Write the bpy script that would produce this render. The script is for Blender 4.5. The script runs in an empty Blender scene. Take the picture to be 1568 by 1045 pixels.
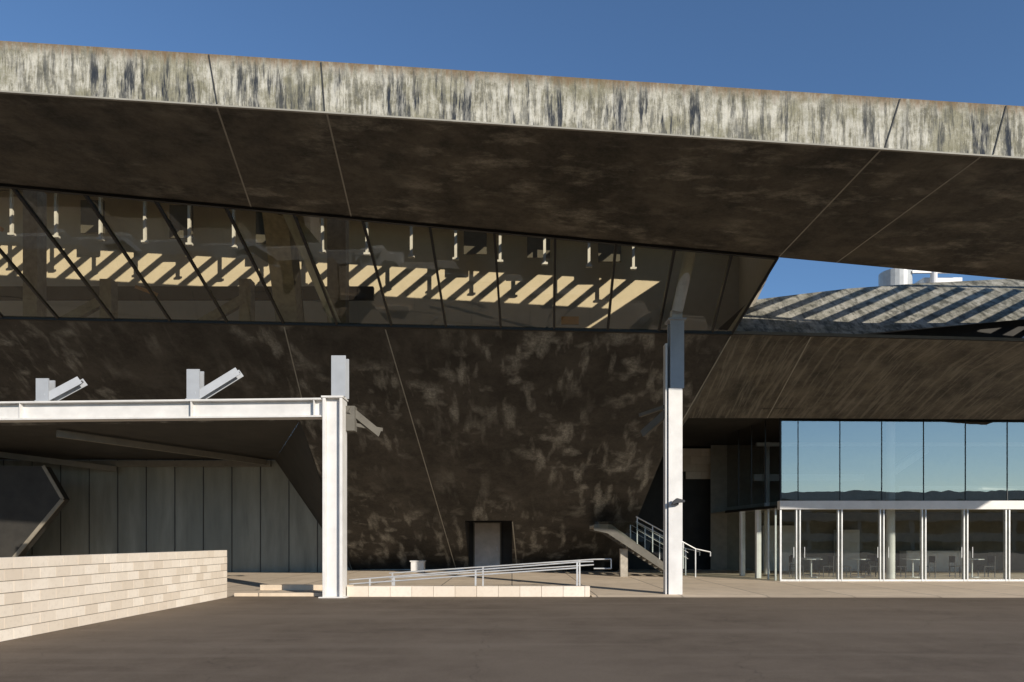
import bpy, bmesh, math, random
from mathutils import Vector, Matrix
random.seed(4)
scene = bpy.context.scene
scene.view_settings.view_transform = 'Standard'
scene.view_settings.look = 'None'
scene.view_settings.exposure = 0

# ------------------------------------------------------------ material helpers
class NT:
    def __init__(s, name):
        s.m = bpy.data.materials.new(name); s.m.use_nodes = True
        s.t = s.m.node_tree; s.t.nodes.clear()
        s.out = s.t.nodes.new('ShaderNodeOutputMaterial')
        s.pos = s.t.nodes.new('ShaderNodeNewGeometry')
    def n(s, typ, **kw):
        nd = s.t.nodes.new(typ)
        for k, v in kw.items(): setattr(nd, k, v)
        return nd
    def L(s, a, b): s.t.links.new(a, b)
    def setin(s, sock, v):
        if isinstance(v, bpy.types.NodeSocket): s.L(v, sock)
        else: sock.default_value = v
    def mapping(s, scale=(1,1,1), rot=(0,0,0), src=None):
        m = s.n('ShaderNodeMapping'); s.L(src or s.pos.outputs['Position'], m.inputs['Vector'])
        m.inputs['Scale'].default_value = scale; m.inputs['Rotation'].default_value = rot
        return m.outputs[0]
    def noise(s, scale=1, detail=6, rough=.6, vec=None, dist=0):
        nd = s.n('ShaderNodeTexNoise'); nd.inputs['Scale'].default_value = scale
        nd.inputs['Detail'].default_value = detail; nd.inputs['Roughness'].default_value = rough
        nd.inputs['Distortion'].default_value = dist
        s.L(vec or s.pos.outputs['Position'], nd.inputs['Vector'])
        return nd.outputs['Fac']
    def ramp(s, fac, lo, hi, a=0., b=1.):
        r = s.n('ShaderNodeMapRange'); s.setin(r.inputs[0], fac)
        r.inputs[1].default_value = lo; r.inputs[2].default_value = hi
        r.inputs[3].default_value = a; r.inputs[4].default_value = b
        return r.outputs[0]
    def math(s, op, a, b=0.):
        m = s.n('ShaderNodeMath', operation=op); s.setin(m.inputs[0], a); s.setin(m.inputs[1], b)
        return m.outputs[0]
    def mix(s, fac, a, b, mode='MIX'):
        m = s.n('ShaderNodeMix', data_type='RGBA', blend_type=mode)
        s.setin(m.inputs[0], fac)
        s.setin(m.inputs[6], a if isinstance(a, bpy.types.NodeSocket) else (*a, 1))
        s.setin(m.inputs[7], b if isinstance(b, bpy.types.NodeSocket) else (*b, 1))
        return m.outputs[2]
    def bsdf(s, col, rough=.8, metal=0., bump=None, bs=.2, bd=.02, spec=.5):
        p = s.n('ShaderNodeBsdfPrincipled')
        s.setin(p.inputs['Base Color'], col if isinstance(col, bpy.types.NodeSocket) else (*col, 1))
        s.setin(p.inputs['Roughness'], rough); p.inputs['Metallic'].default_value = metal
        p.inputs['Specular IOR Level'].default_value = spec
        if bump is not None:
            b = s.n('ShaderNodeBump'); b.inputs['Strength'].default_value = bs
            b.inputs['Distance'].default_value = bd
            s.L(bump, b.inputs['Height']); s.L(b.outputs[0], p.inputs['Normal'])
        s.L(p.outputs[0], s.out.inputs[0]); return s.m

def simple(name, col, rough=.6, metal=0., var=.15, scale=3., spec=.5):
    t = NT(name); f = t.noise(scale, 5)
    c = t.mix(t.ramp(f, .3, .7), tuple(x*(1-var) for x in col), tuple(min(1, x*(1+var)) for x in col))
    return t.bsdf(c, rough, metal, f, .1, .01, spec)

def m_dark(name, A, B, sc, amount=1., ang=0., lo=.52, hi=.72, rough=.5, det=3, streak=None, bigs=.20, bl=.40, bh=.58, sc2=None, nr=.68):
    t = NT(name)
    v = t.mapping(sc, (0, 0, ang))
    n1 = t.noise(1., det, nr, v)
    if sc2:      # second, horizontal set of painted-in sheen marks, so that marks read as dabs in two directions
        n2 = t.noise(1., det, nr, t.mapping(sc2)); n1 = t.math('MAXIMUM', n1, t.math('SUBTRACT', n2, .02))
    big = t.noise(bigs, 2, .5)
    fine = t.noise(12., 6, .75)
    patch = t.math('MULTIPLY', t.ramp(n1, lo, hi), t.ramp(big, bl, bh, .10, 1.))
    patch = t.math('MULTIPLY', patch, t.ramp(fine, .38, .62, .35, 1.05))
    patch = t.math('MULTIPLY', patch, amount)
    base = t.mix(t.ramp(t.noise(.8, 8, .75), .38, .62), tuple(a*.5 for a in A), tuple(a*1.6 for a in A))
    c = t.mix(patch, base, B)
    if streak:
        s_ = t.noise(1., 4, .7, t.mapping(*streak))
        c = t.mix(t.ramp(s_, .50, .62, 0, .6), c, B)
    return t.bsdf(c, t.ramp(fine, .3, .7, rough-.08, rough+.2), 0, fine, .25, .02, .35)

# weathered light concrete fascia
t = NT('weathered_concrete')
sx = t.n('ShaderNodeSeparateXYZ'); t.L(t.pos.outputs['Position'], sx.inputs[0])
top = t.math('ADD', t.math('MULTIPLY', sx.outputs[0], -.0641), 10.625)
tt = t.math('SUBTRACT', top, sx.outputs[2])              # 0 at top .. 1 at bottom
st = t.noise(1., 5, .72, t.mapping((4.2, 6, .42), (0, .12, 0)))
st2 = t.noise(1., 5, .75, t.mapping((11, 16, 1.3), (0, .10, 0)))
reg = t.noise(1., 2, .5, t.mapping((.4, .5, .4)))
blot = t.noise(2.2, 9, .8)
c = t.mix(t.ramp(blot, .40, .60), (.19, .175, .12), (.53, .50, .41))
c = t.mix(t.ramp(st2, .49, .60, 0, .55), c, (.64, .62, .55))
gr = t.math('MULTIPLY', t.ramp(t.noise(.8, 7, .75), .47, .58), .7)
c = t.mix(gr, c, (.215, .20, .125))
d2 = t.math('MULTIPLY', t.ramp(st2, .50, .42), t.ramp(tt, .0, .5, .25, .6))
c = t.mix(d2, c, (.10, .102, .095))
dark = t.math('MULTIPLY', t.ramp(st, .515, .565), t.ramp(reg, .40, .56, .15, 1.))
dark = t.math('MULTIPLY', dark, t.ramp(st2, .62, .46, .4, 1.))
dark = t.math('MULTIPLY', dark, t.ramp(tt, .04, .5, .35, .97))
c = t.mix(dark, c, (.028, .034, .045))
rust = t.ramp(t.math('ADD', tt, t.math('MULTIPLY', st2, -.8)), -.42, -.2, .85, 0.)
c = t.mix(rust, c, (.17, .105, .05))
M_FASCIA = t.bsdf(c, .9, 0, t.math('ADD', blot, st), .7, .03, .2)

t = NT('rough_grey_concrete')
st = t.noise(1., 6, .7, t.mapping((5, 3, .6), (0, .5, 0)))
bl = t.noise(1.6, 8, .75)
c = t.mix(t.ramp(bl, .38, .62), (.13, .125, .095), (.38, .36, .30))
c = t.mix(t.ramp(st, .48, .60, 0, .75), c, (.055, .055, .045))
M_UP = t.bsdf(c, .9, 0, bl, 1., .08, .2)

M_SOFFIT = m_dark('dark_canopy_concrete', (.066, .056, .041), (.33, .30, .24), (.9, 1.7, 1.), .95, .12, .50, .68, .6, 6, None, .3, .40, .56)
M_FRONT = m_dark('dark_facade_concrete', (.036, .031, .025), (.36, .34, .29), (2.4, .6, 1.1), .95, 0, .54, .72, .5, 3, None, .2, .40, .56, (1.2, .8, 2.4), .5)  # pale marks paint the sheen of reflected light into the facade colour
M_WING = m_dark('dark_wing_concrete', (.080, .070, .053), (.22, .20, .16), (1.2, .7, .7), .5, -.55, .52, .72, .6, 5, ((7, .5, .5), (0, 0, -.6)))
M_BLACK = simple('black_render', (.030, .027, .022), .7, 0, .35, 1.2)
M_SEAM = simple('pale_joint', (.32, .30, .25), .8)
M_DSEAM = simple('dark_joint', (.04, .04, .04), .8)
M_MULL = simple('dark_bronze_mullion', (.012, .011, .010), .4)
M_WHITE = simple('white_painted_steel', (.70, .68, .65), .45, 0, .10, 2.)
M_GREYST = simple('grey_and_shaded_steel', (.38, .40, .43), .45, 0, .08, 2.)  # grey steel parts; on the columns it stands for steel in shade
M_STEEL = simple('brushed_steel', (.6, .6, .59), .4, .4)
M_BEIGE = simple('interior_plaster', (.68, .59, .45), .9, 0, .05)
M_INTDARK = simple('interior_dark', (.24, .22, .18), .8)
M_INTC = simple('interior_concrete', (.38, .34, .28), .85, 0, .25, 5)
M_TUBE = simple('grey_tube', (.45, .46, .45), .4)
M_DOOR = simple('door_paint', (.45, .42, .39), .5)
M_RIM = simple('rim_concrete', (.13, .12, .10), .8)
M_ORANGE = simple('warm_lamp_panel', (.8, .40, .09), .5)
M_CHAIR = simple('dark_plastic', (.03, .03, .032), .4)
M_RUBBLE = simple('hill_scrub', (.06, .065, .035), .95, 0, .5, .3)

t = NT('grey_panel')
pn = t.noise(1., 1, .5, t.mapping((.7, .1, .02)))
st = t.noise(1., 5, .6, t.mapping((2., 2., .3)))
c = t.mix(t.ramp(st, .3, .7), (.19, .19, .16), (.33, .33, .28))
c = t.mix(t.ramp(pn, .4, .6, 0, .5), c, (.16, .165, .14))
M_PANEL = t.bsdf(c, .6, .0, st, .1, .02)

t = NT('asphalt')
fine = t.noise(45., 4, .8); mid = t.noise(1.2, 7, .75); big = t.noise(.18, 3, .6)
gr = t.noise(150., 2, .6)
trk = t.noise(1., 4, .6, t.mapping((.10, 1.3, 1), (0, 0, .05)))
c = t.mix(t.ramp(mid, .35, .65), (.112, .083, .057), (.175, .134, .096))
c = t.mix(t.ramp(big, .42, .6, 0, .55), c, (.215, .168, .122))
c = t.mix(t.ramp(trk, .5, .64, 0, .45), c, (.225, .178, .132))
c = t.mix(t.ramp(gr, .52, .66, 0, .65), c, (.34, .275, .21))
c = t.mix(t.ramp(fine, .52, .66, 0, .6), c, (.055, .041, .029))
vo = t.n('ShaderNodeTexVoronoi', feature='DISTANCE_TO_EDGE'); vo.inputs['Scale'].default_value = .22
wv = t.n('ShaderNodeVectorMath', operation='ADD'); nz = t.n('ShaderNodeTexNoise'); nz.inputs['Scale'].default_value = 1.4; nz.inputs['Detail'].default_value = 6
t.L(t.pos.outputs['Position'], nz.inputs['Vector']); t.L(t.pos.outputs['Position'], wv.inputs[0]); t.L(nz.outputs['Color'], wv.inputs[1]); t.L(wv.outputs[0], vo.inputs['Vector'])
c = t.mix(t.ramp(vo.outputs[0], .0, .003, .35, 0), c, (.03, .024, .018))
M_ASPH = t.bsdf(c, .93, 0, fine, .6, .012, .25)

t = NT('plaza_concrete')
br = t.n('ShaderNodeTexBrick'); t.L(t.mapping((1, 1, 1)), br.inputs['Vector'])
br.inputs['Scale'].default_value = 1.; br.inputs['Brick Width'].default_value = 2.4
br.inputs['Row Height'].default_value = 2.4; br.inputs['Mortar Size'].default_value = .02
br.offset = 0
br.inputs['Color1'].default_value = (.76, .62, .46, 1); br.inputs['Color2'].default_value = (.64, .52, .38, 1)
br.inputs['Mortar'].default_value = (.17, .14, .11, 1)
nn = t.noise(1.5, 7, .7)
c = t.mix(t.ramp(nn, .42, .7, 0, .5), br.outputs[0], (.45, .36, .26))
M_PLAZA = t.bsdf(c, .85, 0, nn, .2, .01)

t = NT('masonry_block')
rnd = t.pos.outputs['Random Per Island']
nn = t.noise(14., 6, .7); n2 = t.noise(.7, 4, .6)
c = t.mix(rnd, (.68, .58, .46), (.85, .76, .64))
c = t.mix(t.ramp(nn, .5, .75, 0, .4), c, (.52, .44, .35))
c = t.mix(t.ramp(n2, .5, .7, 0, .3), c, (.60, .50, .39))
M_BLOCK = t.bsdf(c, .9, 0, nn, .3, .008, .2)
M_MORTAR = simple('mortar', (.27, .23, .18), .95)

def m_glass(name, tint, f0=.04, gcol=(.9,.92,.95)):
    t = NT(name)
    tr = t.n('ShaderNodeBsdfTransparent'); tr.inputs[0].default_value = (*tint, 1)
    gl = t.n('ShaderNodeBsdfGlossy'); gl.inputs['Roughness'].default_value = .0
    gl.inputs[0].default_value = (*gcol, 1)
    wob = t.noise(.7, 2); b = t.n('ShaderNodeBump'); b.inputs['Strength'].default_value = .08
    b.inputs['Distance'].default_value = .03
    t.L(wob, b.inputs['Height']); t.L(b.outputs[0], gl.inputs['Normal'])
    dp = t.n('ShaderNodeVectorMath', operation='DOT_PRODUCT')
    t.L(t.pos.outputs['Incoming'], dp.inputs[0]); t.L(t.pos.outputs['True Normal'], dp.inputs[1])
    cs = t.math('ABSOLUTE', dp.outputs['Value'])
    k = t.math('POWER', t.math('SUBTRACT', 1., cs), 5.)
    f = t.math('ADD', t.math('MULTIPLY', k, 1-f0), f0)
    mx = t.n('ShaderNodeMixShader'); t.L(f, mx.inputs[0]); t.L(tr.outputs[0], mx.inputs[1]); t.L(gl.outputs[0], mx.inputs[2])
    t.L(mx.outputs[0], t.out.inputs[0]); return t.m
M_GLASS = m_glass('tinted_window_glass', (.80, .77, .62), .06)
M_GLASS2 = m_glass('reflective_window_glass', (.82, .84, .82), .40, (1.,.90,.80))
M_GLASS3 = m_glass('clear_window_glass', (.86, .90, .86), .12)

# ------------------------------------------------------------ mesh helpers
def empty(name):
    e = bpy.data.objects.new(name, None); scene.collection.objects.link(e); return e
def mk(name, verts, faces, mat, parent=None, smooth=False):
    me = bpy.data.meshes.new(name); me.from_pydata([tuple(v) for v in verts], [], faces)
    bm = bmesh.new(); bm.from_mesh(me)
    if len(faces) > 3: bmesh.ops.recalc_face_normals(bm, faces=bm.faces)
    bm.to_mesh(me); bm.free()
    me.materials.append(mat)
    if smooth:
        for p in me.polygons: p.use_smooth = True
    o = bpy.data.objects.new(name, me); scene.collection.objects.link(o)
    if parent: o.parent = parent
    return o
class MB:
    def __init__(s): s.v = []; s.f = []
    def poly(s, pts):
        b = len(s.v); s.v += [tuple(p) for p in pts]; s.f.append(list(range(b, b+len(pts)))); return s
    def box(s, x0, y0, z0, x1, y1, z1):
        b = len(s.v)
        s.v += [(x0,y0,z0),(x1,y0,z0),(x1,y1,z0),(x0,y1,z0),(x0,y0,z1),(x1,y0,z1),(x1,y1,z1),(x0,y1,z1)]
        for f in [(0,3,2,1),(4,5,6,7),(0,1,5,4),(1,2,6,5),(2,3,7,6),(3,0,4,7)]: s.f.append([b+i for i in f])
        return s
    def bar(s, a, c, w, h, up=(0,0,1)):
        a = Vector(a); c = Vector(c); d = (c-a).normalized(); up = Vector(up)
        if abs(d.dot(up)) > .98: up = Vector((0, 1, 0))
        r = d.cross(up).normalized(); u = r.cross(d).normalized(); b = len(s.v)
        for p in (a, c):
            for (i, j) in ((-1,-1),(1,-1),(1,1),(-1,1)): s.v.append(tuple(p + r*i*w/2 + u*j*h/2))
        for f in [(0,3,2,1),(4,5,6,7),(0,1,5,4),(1,2,6,5),(2,3,7,6),(3,0,4,7)]: s.f.append([b+i for i in f])
        return s
    def tube(s, pts, r, n=12):
        for a, c in zip(pts[:-1], pts[1:]):
            a = Vector(a); c = Vector(c); d = (c-a).normalized()
            up = Vector((0,0,1)) if abs(d.z) < .95 else Vector((0,1,0))
            x = d.cross(up).normalized(); y = x.cross(d); b = len(s.v)
            for p in (a, c):
                for i in range(n):
                    g = 2*math.pi*i/n; s.v.append(tuple(p + (x*math.cos(g)+y*math.sin(g))*r))
            for i in range(n):
                j = (i+1) % n; s.f.append([b+i, b+j, b+n+j, b+n+i])
            s.f.append([b+i for i in range(n)]); s.f.append([b+n+i for i in reversed(range(n))])
        return s
    def prism(s, pts, off):
        off = Vector(off); b = len(s.v); n = len(pts)
        s.v += [tuple(p) for p in pts] + [tuple(Vector(p)+off) for p in pts]
        s.f.append(list(range(b, b+n))); s.f.append([b+n+i for i in reversed(range(n))])
        for i in range(n):
            j = (i+1) % n; s.f.append([b+i, b+j, b+n+j, b+n+i])
        return s
    def done(s, name, mat, parent=None, bevel=0., smooth=False):
        o = mk(name, s.v, s.f, mat, parent, smooth)
        if bevel:
            m = o.modifiers.new('bevel', 'BEVEL'); m.width = bevel; m.segments = 2; m.limit_method = 'ANGLE'
        return o

# ------------------------------------------------------------ ground
g = mk('ground', [(-900,-900,0),(900,-900,0),(900,900,0),(-900,900,0)], [(0,1,2,3)], M_ASPH)
def plz(y): return .03 + (y-19)*.008
mk('pavement', [(2.25,19.15,0),(45,18.8,0),(45,19.0,plz(19)),(2.25,19.35,plz(19)),(45,60,plz(60)),(2.25,60,plz(60)),
                (-8,22.2,plz(22)),(2.25,22.2,plz(22)),(-8,60,plz(60))],
   [(0,1,2,3),(3,2,4,5,7),(6,7,5,8)], M_PLAZA)
mk('service_yard_pavement', [(-40,19.2,.006),(-8,19.2,.006),(-8,60,.006),(-40,60,.006)], [(0,1,2,3)], M_PLAZA)

# ------------------------------------------------------------ building
B = empty('museum_building')
def C(x, y): return 9.252 - .0652*x + .029*y         # canopy underside plane
def FT(x): return 10.625 - .0641*x                    # fascia top
def EB(x): return 17.28 + .0668*(x+12.96)             # canopy back edge
mb = MB()
x0, x1 = -24, 26
mb.poly([(x0,13.2,C(x0,13.2)),(x1,13.2,C(x1,13.2)),(x1,13.2,FT(x1)),(x0,13.2,FT(x0))])
mb.poly([(x0,13.2,FT(x0)),(x1,13.2,FT(x1)),(x1,EB(x1),FT(x1)+.25),(x0,EB(x0),FT(x0)+.25)])
mb.poly([(x0,13.2,FT(x0)),(x0,EB(x0),FT(x0)+.25),(x0,EB(x0),C(x0,EB(x0))),(x0,13.2,C(x0,13.2))])
mb.poly([(x1,13.2,C(x1,13.2)),(x1,EB(x1),C(x1,EB(x1))),(x1,EB(x1),FT(x1)+.25),(x1,13.2,FT(x1))])
mb.poly([(x0,EB(x0),C(x0,EB(x0))),(x0,EB(x0),FT(x0)+.25),(x1,EB(x1),FT(x1)+.25),(x1,EB(x1),C(x1,EB(x1)))])
mb.done('canopy_fascia', M_FASCIA, B)
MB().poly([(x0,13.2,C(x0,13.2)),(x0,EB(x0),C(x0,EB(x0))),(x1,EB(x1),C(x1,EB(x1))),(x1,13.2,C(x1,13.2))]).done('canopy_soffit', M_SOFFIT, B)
MB().bar((x0,13.2,C(x0,13.2)-.01),(x1,13.2,C(x1,13.2)-.01),.05,.03).done('canopy_drip_edge', M_SEAM, B)
mb = MB()
for xa, xb in ((-5.73,-6.75),(-3.59,-4.2),(7.15,7.27),(9.1,8.9)):
    yb = EB(xb)-.02
    mb.bar((xa,13.25,C(xa,13.25)-.003),(xb,yb,C(xb,yb)-.003),.034,.01)
mb.done('canopy_soffit_joints', M_SEAM, B)
mb = MB()
for xa, xb in ((-5.86,-5.70),(-3.69,-3.62),(7.50,7.21),(9.55,9.30)):
    mb.bar((xa,13.197,FT(xa)-.02),(xb,13.197,C(xb,13.2)+.03),.02,.03,(0,1,0))
mb.done('fascia_joints', M_DSEAM, B)

# leaning window band
topX = [-21.3,-19.5,-17.8,-16.1,-14.4,-12.65,-10.9,-9.16,-7.41,-5.68,-3.92,-2.17,-.47,1.15,2.79,4.39,5.96,7.24]
botX = [-21.3,-19.5,-17.7,-16,-14.2,-12.4,-10.6,-8.8,-7.03,-5.36,-3.68,-2.01,-.34,1.27,2.88,4.40,5.98,6.56]
def BT(x): return Vector((x, EB(x)-.03, C(x, EB(x))+.0))
def BB(x):
    y = 21.5-.0485*(x+16.1); return Vector((x, y, 8.57-.0362*(x+16.1)))
mb = MB(); mm = MB()
for i in range(len(topX)-1):
    a, b = BT(topX[i]), BT(topX[i+1]); c, d = BB(botX[i+1]), BB(botX[i])
    mb.poly([a, b, c, d])
for i in range(len(topX)):
    mm.bar(BT(topX[i])+Vector((0,.0,-.02)), BB(botX[i])+Vector((0,.0,.02)), .065, .10, (0,1,0))
mm.bar(BT(-21.3)-Vector((0,0,.03)), BT(7.24)-Vector((0,0,.03)), .1, .08)
mm.bar(BB(-21.3)+Vector((0,0,.03)), BB(6.56)+Vector((0,0,.03)), .16, .10)
mb.done('leaning_window_glass', M_GLASS, B); mm.done('window_mullions', M_MULL, B)

# dark leaning facade  z = 21.35 - .0675x - .645y
def Pz(x, y): return 21.35-.0675*x-.645*y
def Py(x, z): return (21.35-.0675*x-z)/.645
def P(x, z): return (x, Py(x, z), z)
def topP(x): v = BB(x); return P(x, v.z)
hz = 2.44
mb = MB()
mb.poly([topP(-24), topP(-2.05), P(-2.05,.2), (-7.88,33.7,Pz(-7.88,33.7)), (-7.67,24.7,Pz(-7.67,24.7)), P(-24,5.94)])
mb.poly([topP(-2.05), topP(0), P(0,hz), P(-2.05,hz)])
mb.poly([topP(0), topP(6.56), (5.59,24.96,Pz(5.59,24.96)), (5.25,28.7,Pz(5.25,28.7)), P(5.0,.1), P(0,.1), P(0,hz)])
mb.done('leaning_facade', M_FRONT, B)
mb = MB()
mb.poly([(-7.67,24.7,Pz(-7.67,24.7)),(-11.8,34,5.6),(-7.88,33.7,0)])
mb.poly([(5.59,24.96,Pz(5.59,24.96)),(5.25,28.7,Pz(5.25,28.7)),(5.0,34,2.5),(5.4,34,6)])
mb.poly([(5.25,28.7,Pz(5.25,28.7)),P(5.0,.1),(4.9,34,.1),(5.0,34,2.5)])
mb.done('facade_side_facets', M_BLACK, B)
mb = MB()
def seam(pa, pb, w=.035):
    n = Vector((-.0675,-.645,-1)).normalized()*.006
    mb.bar(Vector(pa)+n, Vector(pb)+n, w, .01, (0,-.545,-.84))
seam(P(-3.89,8.08), P(-2.72,.25)); seam(P(-7.05,8.2), P(-7.4,5.95)); seam((6.54,20.42,7.7),(5.62,24.9,4.93))
seam(P(.02,2.4), P(.25,.2), .05)
mb.done('facade_joints', M_SEAM, B)
mb = MB()
mb.poly([P(-2.05,.1),P(-2.05,hz),(-2.05,33,hz),(-2.05,33,.1)])
mb.poly([P(0,.1),(0,33,.1),(0,33,hz),P(0,hz)])
mb.poly([P(-2.05,hz),P(0,hz),(0,33,hz+.15),(-2.05,33,hz+.15)])
mb.poly([(-2.3,33.05,0),(.2,33.05,0),(.2,33.05,2.8),(-2.3,33.05,2.8)])
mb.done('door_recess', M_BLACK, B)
MB().box(-1.80,32.9,.14,-.58,32.98,2.42).done('entrance_door', M_DOOR, B, .01)
mb = MB(); mb.box(-1.86,32.86,.12,-1.80,33.0,2.48); mb.box(-.58,32.86,.12,-.52,33.0,2.48); mb.box(-1.8,32.86,2.42,-.58,33.0,2.48)
mb.done('door_frame', M_RIM, B)
MB().tube([(-.72,32.86,1.1),(-.72,32.86,1.3)],.02,8).done('door_handle', M_STEEL, B)

# left undercroft
mb = MB()
mb.poly([(-32,Py(-32,5.94),5.94),(-24,Py(-24,5.94),5.94),(-24,34,5.6),(-32,34,5.6)])
mb.poly([(-24,Py(-24,5.94),5.94),(-7.67,24.7,5.94),(-11.8,34,5.6),(-24,34,5.6)])
mb.poly([(-7.67,24.7,5.945),(-6.5,25.5,5.95),(-6.5,34.2,5.62),(-11.8,34.2,5.61)])
mb.poly([(-32,20,6.6),(-32,34,6.6),(-32,34,0),(-32,20,0)])
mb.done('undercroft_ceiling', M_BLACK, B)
MB().poly([(-32,34.01,-.1),(-7.5,34.01,-.1),(-7.5,34.01,5.7),(-32,34.01,5.7)]).done('undercroft_panel_wall', M_PANEL, B)
mb = MB()
x = -31.
while x < -8.5:
    mb.box(x,33.97,0,x+.025,34.0,5.6); x += 1.42
mb.done('panel_joints', M_DSEAM, B)
mb = MB()
mb.bar((-17.6,26.4,5.72),(-12.1,33.5,5.42),.16,.26); mb.bar((-21.7,33.7,5.38),(-11.9,33.7,5.38),.2,.28)
mb.bar((-26,30,5.8),(-19.5,33.6,5.1),.2,.25)
mb.done('undercroft_beams', simple('undercroft_steel', (.17,.155,.125), .6), B)
bt = [(-31,30,5.0),(-20.6,30,4.85),(-19.75,30,3.4),(-22.1,30,.5),(-22.4,30,0),(-31,30,0)]
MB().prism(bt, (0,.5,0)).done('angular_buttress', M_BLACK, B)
mb = MB()
mb.bar((-20.58,29.97,4.87),(-19.72,29.97,3.4),.14,.05,(0,1,0)); mb.bar((-19.72,29.97,3.4),(-22.3,29.97,.3),.16,.05,(0,1,0))
mb.done('buttress_edge_trim', simple('trim_steel', (.24,.21,.16), .7), B)

# interior behind window band (the roof falls gently to the right like the canopy)
def SL(x): return -.055*(x+6)
mb = MB()
mb.poly([(-30,28,7.5),(9.3,28,7.5),(9.3,28,15.2+SL(9.3)),(-30,28,15.2+SL(-30))])
mb.done('gallery_rear_wall', M_BEIGE, B)
mb = MB()
mb.poly([BT(7.24)+Vector((.02,.1,0)),(9.3,28,9.9),(9.3,28,15.2+SL(9.3)),(7.26,EB(7.24),13.2+SL(7))])
mb.poly([BT(7.24)+Vector((.02,.1,0)),BB(6.56)+Vector((.02,.1,0)),(7.0,28,7.5),(9.3,28,9.9)])
mb.done('gallery_end_wall', M_BEIGE, B)
mb = MB()
mb.poly([BB(-30)-Vector((0,0,.01)),BB(6.56)-Vector((0,0,.01)),(7.3,28,7.55),(-30,28,8.3)])
mb.done('gallery_floor', M_INTC, B)
def RZ(x, y): return 13.3+.18*(y-18)+SL(x)
def EX(y): return 7.26+(y-18.63)*.2177
mb = MB()
ya_, yb_ = 22.75, 24.75
for ya, yb in ((19.2,ya_),(yb_,28.2)):
    q = [(-30,ya),(EX(ya),ya),(EX(yb),yb),(-30,yb)]
    mb.prism([(x,y,RZ(x,y)) for x, y in q],(0,0,.15))
q = [(-30,EB(-30)-.3),(7.3,EB(7.3)),(EX(19.2),19.2),(-30,19.2)]
mb.prism([(x,y,RZ(x,y)) for x, y in q],(0,0,.15))
x = -29.5
while x < 8.2:
    mb.bar((x,ya_,RZ(x,ya_)+.08),(x,yb_,RZ(x,yb_)+.08),.26,.12); x += 1.0
mb.done('gallery_roof_with_skylight', M_INTC, B)
mb = MB()
mb.poly([(-30,EB(-30)+.01,11.75),(7.28,EB(7.28)+.01,9.5),(7.28,EB(7.28)+.01,13.40+SL(7)),(-30,EB(-30)+.01,13.2+SL(-30))])
mb.poly([(-30,16,8),(-30,28,8),(-30,28,15.2),(-30,16,13.2)])
mb.done('gallery_parapet', M_INTC, B)
mb = MB(); x = -21.1
while x < 6:
    s_ = SL(x); mb.box(x-.05,26.4,12.75+s_,x+.05,26.5,14.8+s_); mb.box(x-.12,26.38,12.67+s_,x+.12,26.52,12.75+s_); x += 1.72
mb.done('gallery_ceiling_hangers', M_WHITE, B)
mb = MB()
mb.bar((-6.6,19.3,10.95),(-7.3,22.6,8.5),.75,.5,(0,1,0)); mb.box(-6.5,24,8.2,-5.85,24.5,14.2)
mb.box(-17.2,24,8.2,-16.7,24.5,14)
for xx in (-19.5,-14.2,-9.4):
    mb.box(xx,23.5,8.2,xx+.4,23.9,10.6); mb.bar((xx+.1,23.6,9.9),(xx-1.6,23.2,8.7),.25,.3)
mb.done('gallery_concrete_struts', M_INTC, B)
mb = MB(); mb.box(-20,24.6,10.3,-5,24.8,10.75); mb.box(-20,27.8,8.0,7,27.95,9.7)
for xx in (-17,-13.5,-10.1,-1.9,.6,3.4): mb.box(xx,26.9,13.1+SL(xx),xx+.9,27.0,14.4+SL(xx))
mb.done('gallery_rail_beam', simple('gallery_dark_steel', (.09,.08,.06), .7), B)
MB().tube([(-6.25,18.75,10.8),(-5.5,21.4,8.35)],.15,16).done('gallery_inclined_tube', M_TUBE, B)
MB().tube([(4.75,19.6,8.2),(4.98,18.6,10.0)],.16,16).done('canopy_strut_tube', M_TUBE, B)
mb = MB(); mb.box(1.7,23.5,9.05,2.3,23.6,9.3); mb.bar((-17.6,22.6,12.3),(-16.6,22.2,11.7),.12,.12); mb.bar((-13.2,24,10.5),(-12.3,23.6,10.1),.12,.12)
mb.done('gallery_warm_panels', M_ORANGE, B)

# right wing
mb = MB()
mb.poly([(6.56,20.4,7.75),(26,19.6,7.0),(30,25,5.95),(9.35,25,6.07)])
mb.poly([(6.56,20.4,7.75),(9.35,25,6.07),(6.25,24.2,5.93)])
mb.poly([(6.56,20.4,7.75),(6.25,24.2,5.93),(5.59,24.96,4.87)])
mb.done('wing_soffit', M_WING, B)
mb = MB()
mb.prism([(6.6,20.38,7.76),(26,19.58,7.02),(26,20.4,7.1),(6.8,21.2,7.85)],(0,0,.09)); mb.done('wing_rim', M_RIM, B)
mb = MB()
mb.poly([(5.0,24.3,6.3),(30,24.6,6.25),(30,36,6.25),(5.0,36,6.25)])
mb.poly([(4.8,34.1,0),(31,34.1,0),(31,34.1,6.4),(4.8,34.1,6.4)])
mb.poly([(5.6,24.97,4.8),(6.3,24.25,6.0),(5.2,26,6.4),(5.2,34,6.3),(5.2,34,3)])
mb.done('recess_walls', M_BLACK, B)
mb = MB()
for r in range(4):
    for k in range(4):
        xa = 7.9+k*.75+r*.25; xb = min(xa+.74, 11.2); mb.box(xa,33.9,6.15-r*.38-.37,xb,34.0,6.15-r*.38)
mb.done('recess_block_panel', M_BLOCK, B)
mb = MB(); mb.bar((8.9,20.32,7.645),(9.33,24.95,6.065), .03, .01)
mb.done('wing_joints', M_SEAM, B)
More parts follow.
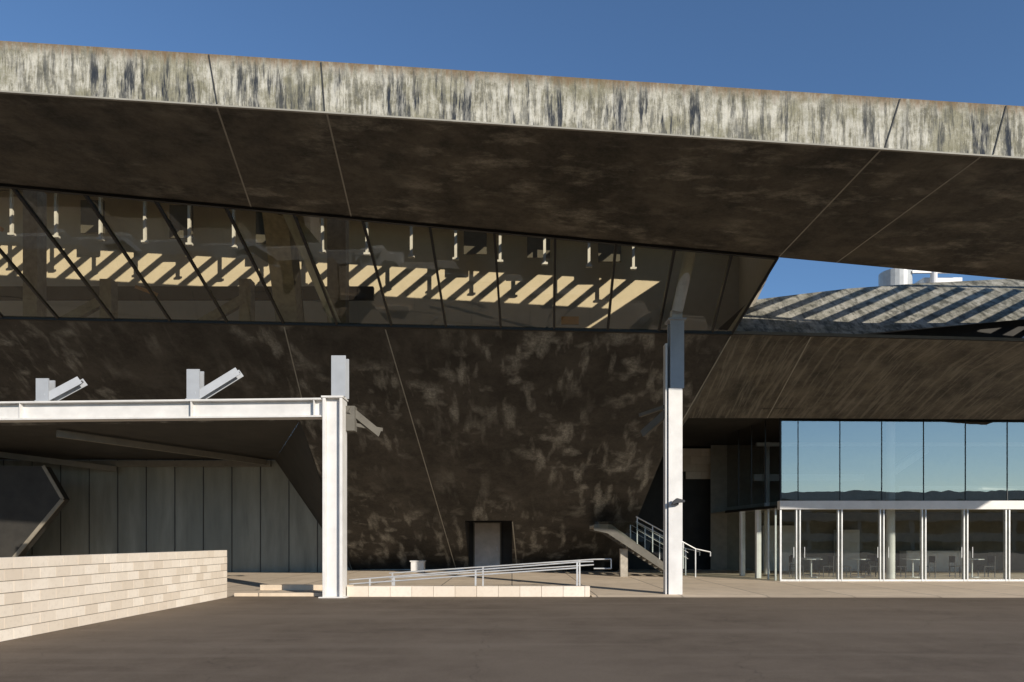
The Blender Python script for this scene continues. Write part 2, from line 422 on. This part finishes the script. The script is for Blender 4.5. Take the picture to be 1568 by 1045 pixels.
up = [(6.92,21.2,8.0),(10.67,21.6,8.09),(16.5,22,8.72),(24,22,9.4),(24,25,11.75),(18.75,25,11.2),(14.5,24.4,10.78),(11.85,24,10.45),(9.6,23.4,10.0),(8.0,23,9.68)]
fc = [(0,1,8,9),(1,7,8),(1,2,6,7),(2,5,6),(2,3,4,5)]
mk('wing_upstand', up, fc, M_UP, B)
mb = MB()
mb.poly([(6.8,21.15,7.85),(26,20.4,7.12),(26,22,7.2),(6.9,22,7.95)])
mb.poly([(6.9,22.2,7.7),(26,23.5,7.0),(26,23.5,9.6),(16.5,22.3,8.8),(10.7,21.9,8.12),(6.95,21.5,8.05)])
mb.poly([(8.0,23.02,9.66),(11.85,24.02,10.43),(18.75,25.02,11.18),(24,25.02,11.7),(24,45,11.7),(8,45,10.5)])
mb.done('wing_roof', M_BLACK, B)
MB().bar((15.6,20.9,7.5),(17.8,22.3,8.9),.25,.35).done('wing_brace', M_GREYST, B)
mb = MB(); x = 5.6
while x < 34:
    mb.bar((x,19.4,FT(x)+.12),(x+5.4,19.4,FT(x)+2.95),.22,.12,(0,1,0)); x += .95
mb.bar((8,19.4,FT(8)+.12),(34,19.4,FT(34)+.12),.12,.12); mb.bar((10,19.4,FT(10)+3.0),(34,19.4,FT(34)+4.2),.12,.12)
mb.done('stripe_shadow_bars', M_GREYST, B)  # unseen bars added so that their shadows stripe the wing upstand

V = empty('roof_vent_unit')
MB().tube([(16.0,28.5,11),(16.0,28.5,12.75)],.62,24).done('duct', M_TUBE, V)
mb = MB(); mb.box(17.0,28.2,11,18.6,29.0,12.45); mb.tube([(17.3,28,11),(17.3,28,12.85)],.13,12); mb.bar((16.4,28,12.6),(18.4,28,12.6),.1,.1)
mb.done('fan_housing', M_WHITE, V)

# glass pavilion
G = empty('glass_pavilion')
yf = 25.3; xl = 9.95
mull = [xl+.65+i*1.55 for i in range(12)]
gz = plz(25)
mb = MB(); mb.poly([(xl,yf,3.05),(30,yf,3.05),(30,yf,6.25),(xl,yf,6.25)]); mb.poly([(xl,yf,3.05),(xl,yf,6.25),(9.45,30,6.25),(9.45,30,3.05)])
mb.done('upper_glazing', M_GLASS2, G)
mb = MB(); mb.poly([(xl,yf,gz),(30,yf,gz),(30,yf,2.75),(xl,yf,2.75)]); mb.poly([(xl,yf,gz),(xl,yf,2.75),(9.45,30,2.75),(9.45,30,gz)])
mb.done('lower_glazing', M_GLASS3, G)
mb = MB(); mb.box(xl-.06,yf-.10,2.74,30,yf+.15,3.06); mb.done('white_transom', M_WHITE, G, .01)
mb = MB(); mb.bar((xl-.08,yf+.2,2.85),(9.4,30,2.85),.08,.1)
for x in mull: mb.box(x-.012,yf-.02,3.07,x+.012,yf+.02,6.24)
mb.box(xl-.03,yf-.03,3.07,xl+.03,yf+.03,6.24)
for k in (.25,.5,.75): 
    xx = xl-.5*k; yy = yf+4.7*k; mb.box(xx-.02,yy-.02,3.05,xx+.02,yy+.02,6.24)
mb.done('glazing_joints', M_MULL, G)
mb = MB()
for x in mull:
    mb.box(x-.09,yf-.05,gz,x-.05,yf+.08,2.74); mb.box(x+.04,yf-.05,gz,x+.08,yf+.08,2.74)
mb.box(xl-.03,yf-.03,gz,xl+.03,yf+.03,2.74); mb.box(xl,yf-.04,gz,30,yf+.04,gz+.07)
for k in (.08,.2): 
    xx = xl-.5*k; yy = yf+4.7*k; mb.box(xx-.03,yy-.03,gz,xx+.03,yy+.03,2.8)
for x in mull[::2]: mb.tube([(x-.2,yf-.1,.95),(x-.2,yf-.1,1.35)],.015,6); mb.tube([(x+.2,yf-.1,.95),(x+.2,yf-.1,1.35)],.015,6)
mb.done('door_stiles', M_STEEL, G)
mb = MB(); mb.box(9.56,28.5,.1,9.74,28.7,2.8); mb.box(9.68,27,.1,9.86,27.2,2.8)
mb.done('side_posts', M_WHITE, G)
mb = MB(); mb.tube([(14.75,26.6,.1),(14.75,26.6,6.2)],.16,20); mb.tube([(20.5,26.6,.1),(20.5,26.6,5.9)],.14,20); mb.tube([(11.2,30,.1),(11.2,30,5.9)],.12,20)
mb.done('interior_columns', M_WHITE, G)
mb = MB(); mb.poly([(9.6,33,0),(30,33,0),(30,33,6.2),(9.6,33,6.2)]); mb.poly([(9.9,25.5,2.9),(30,25.5,2.9),(30,33,2.9),(9.5,33,2.9)])
mb.poly([(30,25,0),(30,33,0),(30,33,6),(30,25,6)])
mb.done('interior_walls', M_INTDARK, G)
mb = MB(); mb.box(12.0,32.6,.1,13.6,32.9,2.3); mb.box(15.5,32.6,.1,16.6,32.9,2.1); mb.box(18.5,32,.1,21.5,32.6,1.1)
mb.bar((14.9,26.7,4.3),(18.2,30,5.6),.2,.3); mb.box(11,31,4.3,16,31.2,4.6); mb.box(10.4,29,5.6,24,29.15,5.75); mb.box(15.3,27,3.6,24,27.1,3.75)
mb.done('interior_partitions', M_WHITE, G)
def chair(x, y, a):
    e = empty('chair'); m = MB()
    m.box(-.22,-.22,.43,.22,.22,.46); m.box(-.22,.19,.6,.22,.22,.86)
    for sx_ in (-.2,.2):
        for sy in (-.2,.2): m.box(sx_-.015,sy-.015,0,sx_+.015,sy+.015,.44 if sy < 0 else .86)
    m.done('seat_and_frame', M_CHAIR, e); e.location = (x, y, gz+.02); e.rotation_euler = (0,0,a)
def table(x, y):
    e = empty('cafe_table'); m = MB(); m.tube([(0,0,.72),(0,0,.75)],.42,24); m.tube([(0,0,.02),(0,0,.72)],.03,10); m.tube([(0,0,0),(0,0,.03)],.25,20)
    m.done('top_and_pedestal', M_STEEL, e); e.location = (x, y, gz+.02)
for tx in (12.1,14.0,16.2,18.6):
    table(tx, 27.6); chair(tx-.65, 27.5, 1.5); chair(tx+.65, 27.7, -1.6)
table(12.9,29.5); chair(12.3,29.5,1.4); chair(15.3,29.3,-1.2)

# ------------------------------------------------------------ steel columns
c1 = empty('steel_column')
m = MB()
m.box(-5.25,18.9,0,-5.17,19.45,5.55); m.box(-4.78,18.9,0,-4.70,19.45,5.55); m.box(-5.17,19.05,0,-4.78,19.11,5.55)
m.done('flanges_and_web', M_WHITE, c1, .006)
m = MB(); m.box(-5.35,18.85,0,-4.6,19.5,.03); m.box(-5.28,18.88,5.55,-4.67,19.47,5.60)
m.done('base_and_cap_plates', M_WHITE, c1)
m = MB(); m.box(-5.02,18.95,5.60,-4.62,19.0,6.73); m.box(-5.02,19.32,5.60,-4.62,19.37,6.73); m.box(-4.85,19.0,5.6,-4.8,19.32,6.73)
m.done('stub_post', M_GREYST, c1, .005)  # grey puts the shade above the cap plate into the colour
m = MB(); m.bar((-4.62,19.3,5.3),(-3.95,20.2,4.75),.12,.22); m.bar((-4.6,19.4,4.9),(-3.9,20.4,4.9),.1,.1); m.box(-4.7,19.3,4.7,-4.45,19.6,5.4)
m.done('side_bracket', M_RIM, c1)
c2 = empty('steel_column')
m = MB(); m.box(4.52,19.7,0,4.92,19.75,5.99); m.box(4.52,20.05,0,4.92,20.1,5.99); m.box(4.69,19.75,0,4.75,20.05,5.99); m.box(4.44,19.76,0,4.5,20.04,7.3)
m.box(4.42,19.6,0,5.02,20.2,.03)
m.done('flanges_and_web', M_WHITE, c2, .006)
m = MB(); m.box(4.57,19.7,5.99,4.97,19.75,7.95); m.box(4.57,20.05,5.99,4.97,20.1,7.95); m.box(4.74,19.75,5.99,4.8,20.05,7.95); m.box(4.5,19.62,7.95,5.02,20.15,8.0)
m.done('upper_shaft', M_GREYST, c2, .005)  # grey paints the canopy's shadow onto the upper part of the column
m = MB(); m.box(4.62,19.68,8.0,4.92,20.0,8.28); m.done('strut_shoe', M_TUBE, c2, .02)
m = MB(); m.bar((4.5,19.9,5.3),(3.95,20.6,4.8),.12,.22); m.bar((4.5,19.9,5.5),(3.9,20.8,5.4),.1,.1); m.done('side_bracket', M_RIM, c2)
fx = empty('dark_bird_shape'); 
m = MB(); m.box(4.66,19.55,2.62,4.78,19.70,2.70); m.prism([(4.55,19.42,2.60),(4.72,19.42,2.66),(4.92,19.42,2.68),(4.92,19.42,2.74),(4.70,19.42,2.80),(4.60,19.42,2.72)],(0,.14,0))
m.done('body_and_bracket', M_CHAIR, fx, .01)  # small dark bird-like body held on a bracket

bm_ = empty('steel_beam')
m = MB()
a = Vector((-5.28,19.1,0)); b = Vector((-18,19.8,0))
def seg(z0, h, w): m.bar(a+Vector((0,0,z0)), b+Vector((0,0,z0)), w, h)
seg(5.52,.05,.40); seg(5.04,.05,.40); seg(5.28,.43,.05)
for xx in (-5.5,-14.0,-9.0):
    k = (xx-a.x)/(b.x-a.x); y = a.y+(b.y-a.y)*k
    m.box(xx-.012,y-.18,5.065,xx+.012,y+.18,5.495)
m.done('flanges_and_web', M_WHITE, bm_, .004)
for px, h, dx in ((-8.95,.85,1.15),(-13.35,.65,.9)):
    e = empty('steel_stub_bracket'); m = MB(); y = 19.1-(px+5.28)*.055
    m.box(px-.18,y-.15,5.55,px+.18,y-.11,5.55+h); m.box(px-.18,y+.11,5.55,px+.18,y+.15,5.55+h); m.box(px-.02,y-.11,5.55,px+.02,y+.11,5.55+h); m.box(px-.2,y-.17,5.55,px+.2,y+.17,5.575)
    for q in (-.13,.13): m.bar((px+.1,y+q,5.65),(px+dx,y+q+.25,5.55+h+.02),.03,.22)
    m.bar((px+.1,y,5.65),(px+dx,y+.25,5.55+h+.02),.24,.03)
    m.done('post_and_brace', M_GREYST, e)

# ------------------------------------------------------------ block wall
W = empty('block_wall')
A = Vector((-8.10,5.0,0)); D = Vector((-7.93,19.0,0)); dr = (D-A); Ln = dr.length; dr.normalize(); nr = Vector((dr.y,-dr.x,0))
m = MB()
def obox(mb, s0, s1, z0, z1, o0, o1):
    pts = [A+dr*s0+nr*o0, A+dr*s1+nr*o0, A+dr*s1+nr*o1, A+dr*s0+nr*o1]
    mb.prism([p+Vector((0,0,z0)) for p in pts], (0,0,z1-z0))
H = 1.33; ch = H/7
for r in range(7):
    s = Ln - (.2 if r % 2 else .4); e_ = Ln
    while e_ > 0:
        j = random.uniform(-.0025,.0025)
        obox(m, max(s,0)+.005, e_-.005 if e_ < Ln else e_, r*ch+.007, (r+1)*ch-.007, -.2-j, j)
        e_ = s; s -= .4
m.done('blocks', M_BLOCK, W)
m = MB(); obox(m, .0, Ln-.01, 0, H-.008, -.19, -.010); m.done('mortar_core', M_MORTAR, W)

# ------------------------------------------------------------ ramp curb and handrails
rc = empty('low_ramp_wall'); m = MB()
x = -4.66
while x < 2.1:
    x2 = min(x+.61, 2.2); m.box(x+.004,19.25,0,x2-.004,19.5,.30); x = x2
m.done('coping_blocks', M_BLOCK, rc, .008)
m = MB(); m.box(-7.9,19.4,0,-5.4,19.65,.10); m.box(-7.9,21.4,0,-5.0,21.6,.2); m.done('kerb', M_PLAZA, rc, .008)
m = MB(); m.prism([(-7.9,19.7,.012),(2.2,19.5,.012),(2.25,19.5,.02),(2.25,22.2,.06),(-8,22.2,.03)],(0,0,.01)); m.done('ramp_surface', M_PLAZA, rc)
def hand(pts_list, posts, y):
    e = empty('handrail'); m = MB()
    for pts in pts_list: m.tube(pts, .022, 8)
    for x, zb, zt in posts: m.bar((x,y,zb),(x,y,zt),.05,.03)
    m.done('rails_and_posts', M_STEEL, e)
hand([[(-4.7,19.7,.45),(1.9,19.7,.97),(2.35,19.7,.99)],[(-4.7,19.7,.33),(1.9,19.7,.80)]],
     [(-4.1,0,.5),(-3.4,0,.55),(-1.05,0,.74),(1.88,0,.97)], 19.7)
hand([[(-3.9,21.7,.55),(2.6,21.7,.99),(3.15,21.7,1.0),(3.15,21.7,.7),(2.6,21.7,.7)],[(-3.9,21.7,.40),(2.6,21.7,.82)]],
     [(-3.8,0,.55),(-.92,0,.75),(2.15,0,.96)], 21.7)

ub = empty('utility_box'); m = MB(); m.box(-4.6,31,.13,-4.0,31.45,.62); m.done('cabinet', M_WHITE, ub, .02)
m = MB(); m.box(-4.64,30.96,.62,-3.96,31.5,.67); m.done('lid', M_WHITE, ub, .01)

# ------------------------------------------------------------ stair
S = empty('staircase')
n = 12; xa, za, xb, zb = 3.9, 2.1, 6.7, .13
m = MB()
for i in range(n):
    fx0 = xa+(xb-xa)*i/n; fx1 = xa+(xb-xa)*(i+1)/n; z = za-(za-zb)*i/n
    m.box(fx0,27.62,z-.05,fx1+.03,29.0,z); m.box(fx0,27.7,z-.16,fx0+.03,29.0,z-.05)
m.box(3.3,27.6,2.08,3.9,29.05,2.2)
m.done('treads', M_INTC, S)
m = MB()
for yy in (27.55, 29.05):
    m.prism([(3.3,yy,za+.14),(xa+.1,yy,za+.14),(xb+.2,yy,zb+.02),(xb-.15,yy,zb-.03),(xa-.05,yy,za-.22),(3.3,yy,za-.1)],(0,.05,0))
m.done('stringers', M_RIM, S)
m = MB(); m.box(4.45,28,.1,4.75,28.3,1.25); m.done('support_pier', M_INTC, S)
m = MB()
for yy in (27.53,29.1):
    m.tube([(5.0,yy,2.55),(xb+.7,yy,1.25),(xb+1.3,yy,1.12),(xb+1.3,yy,.95)],.025,8)
    for q in (.25,.5): m.tube([(5.0,yy,2.55-q),(xb+.4,yy,1.35-q)],.012,6)
    for k in range(4):
        x = 5.05+k*.62; zt = 2.55-(x-5.05)*.54; m.bar((x,yy,max(.12,zt-1.1)),(x,yy,zt),.04,.03)
    m.bar((xb+.7,yy,.1),(xb+.7,yy,1.25),.04,.04)
m.done('railing', M_STEEL, S)
m = MB(); m.poly([(3.35,27.5,2.35),(5.0,27.5,2.35),(6.95,27.5,1.25),(6.95,27.5,.3),(4.1,27.5,2.05),(3.35,27.5,2.1)])
m.done('glass_balustrade', M_GLASS3, S)

# ------------------------------------------------------------ surroundings behind the viewer (seen in reflections)
K = empty('parking_building'); m = MB()
for f in range(3): m.box(14,-72,1.4+f*3.2,90,-55,2.7+f*3.2)
for i in range(10): m.box(14+i*8-.3,-71,0,14+i*8+.3,-55.4,8.5)
m.done('decks_and_columns', simple('offwhite_concrete', (.42,.40,.36), .9), K)
MB().box(15,-71.5,0,89,-60,9.0).done('dark_core', M_BLACK, K)
vs = []; fs = []; nx, ny = 60, 6
for j in range(ny):
    for i in range(nx):
        x = -300+i*10.2; y = -90-j*18
        h = (math.sin(i*.31)+math.sin(i*.13+2)+3.2)*2.6*math.sin(math.pi*min(j,4)/4.5)+random.uniform(0,2.2)*(j > 0)
        vs.append((x,y,h if j else 0))
for j in range(ny-1):
    for i in range(nx-1):
        k = j*nx+i; fs.append((k,k+1,k+nx+1,k+nx))
mk('hill', vs, fs, M_RUBBLE)

# ------------------------------------------------------------ light
th = math.radians(38); el = math.radians(20)
sdir = Vector((math.sin(th)*math.cos(el), -math.cos(th)*math.cos(el), math.sin(el)))
sl = bpy.data.lights.new('sun', 'SUN'); sl.energy = 5.0; sl.angle = math.radians(.5); sl.color = (1, .92, .81)
so = bpy.data.objects.new('sun', sl); scene.collection.objects.link(so)
so.rotation_euler = sdir.to_track_quat('Z','Y').to_euler()
w = bpy.data.worlds.new('World'); scene.world = w; w.use_nodes = True
nt = w.node_tree; bg = nt.nodes['Background']; sk = nt.nodes.new('ShaderNodeTexSky')
sk.sky_type = 'NISHITA'; sk.sun_disc = False; sk.sun_elevation = el; sk.sun_rotation = math.radians(142)
sk.air_density = 1.; sk.dust_density = .0; sk.ozone_density = 5.
nt.links.new(sk.outputs[0], bg.inputs[0]); bg.inputs[1].default_value = .14

cam = bpy.data.cameras.new('camera'); co = bpy.data.objects.new('camera', cam); scene.collection.objects.link(co)
co.location = (0,0,1.6); co.rotation_euler = (math.radians(90),0,0)
cam.sensor_width = 36; cam.lens = 24; cam.shift_y = .1945; cam.clip_end = 3000; cam.clip_start = .1
scene.camera = co
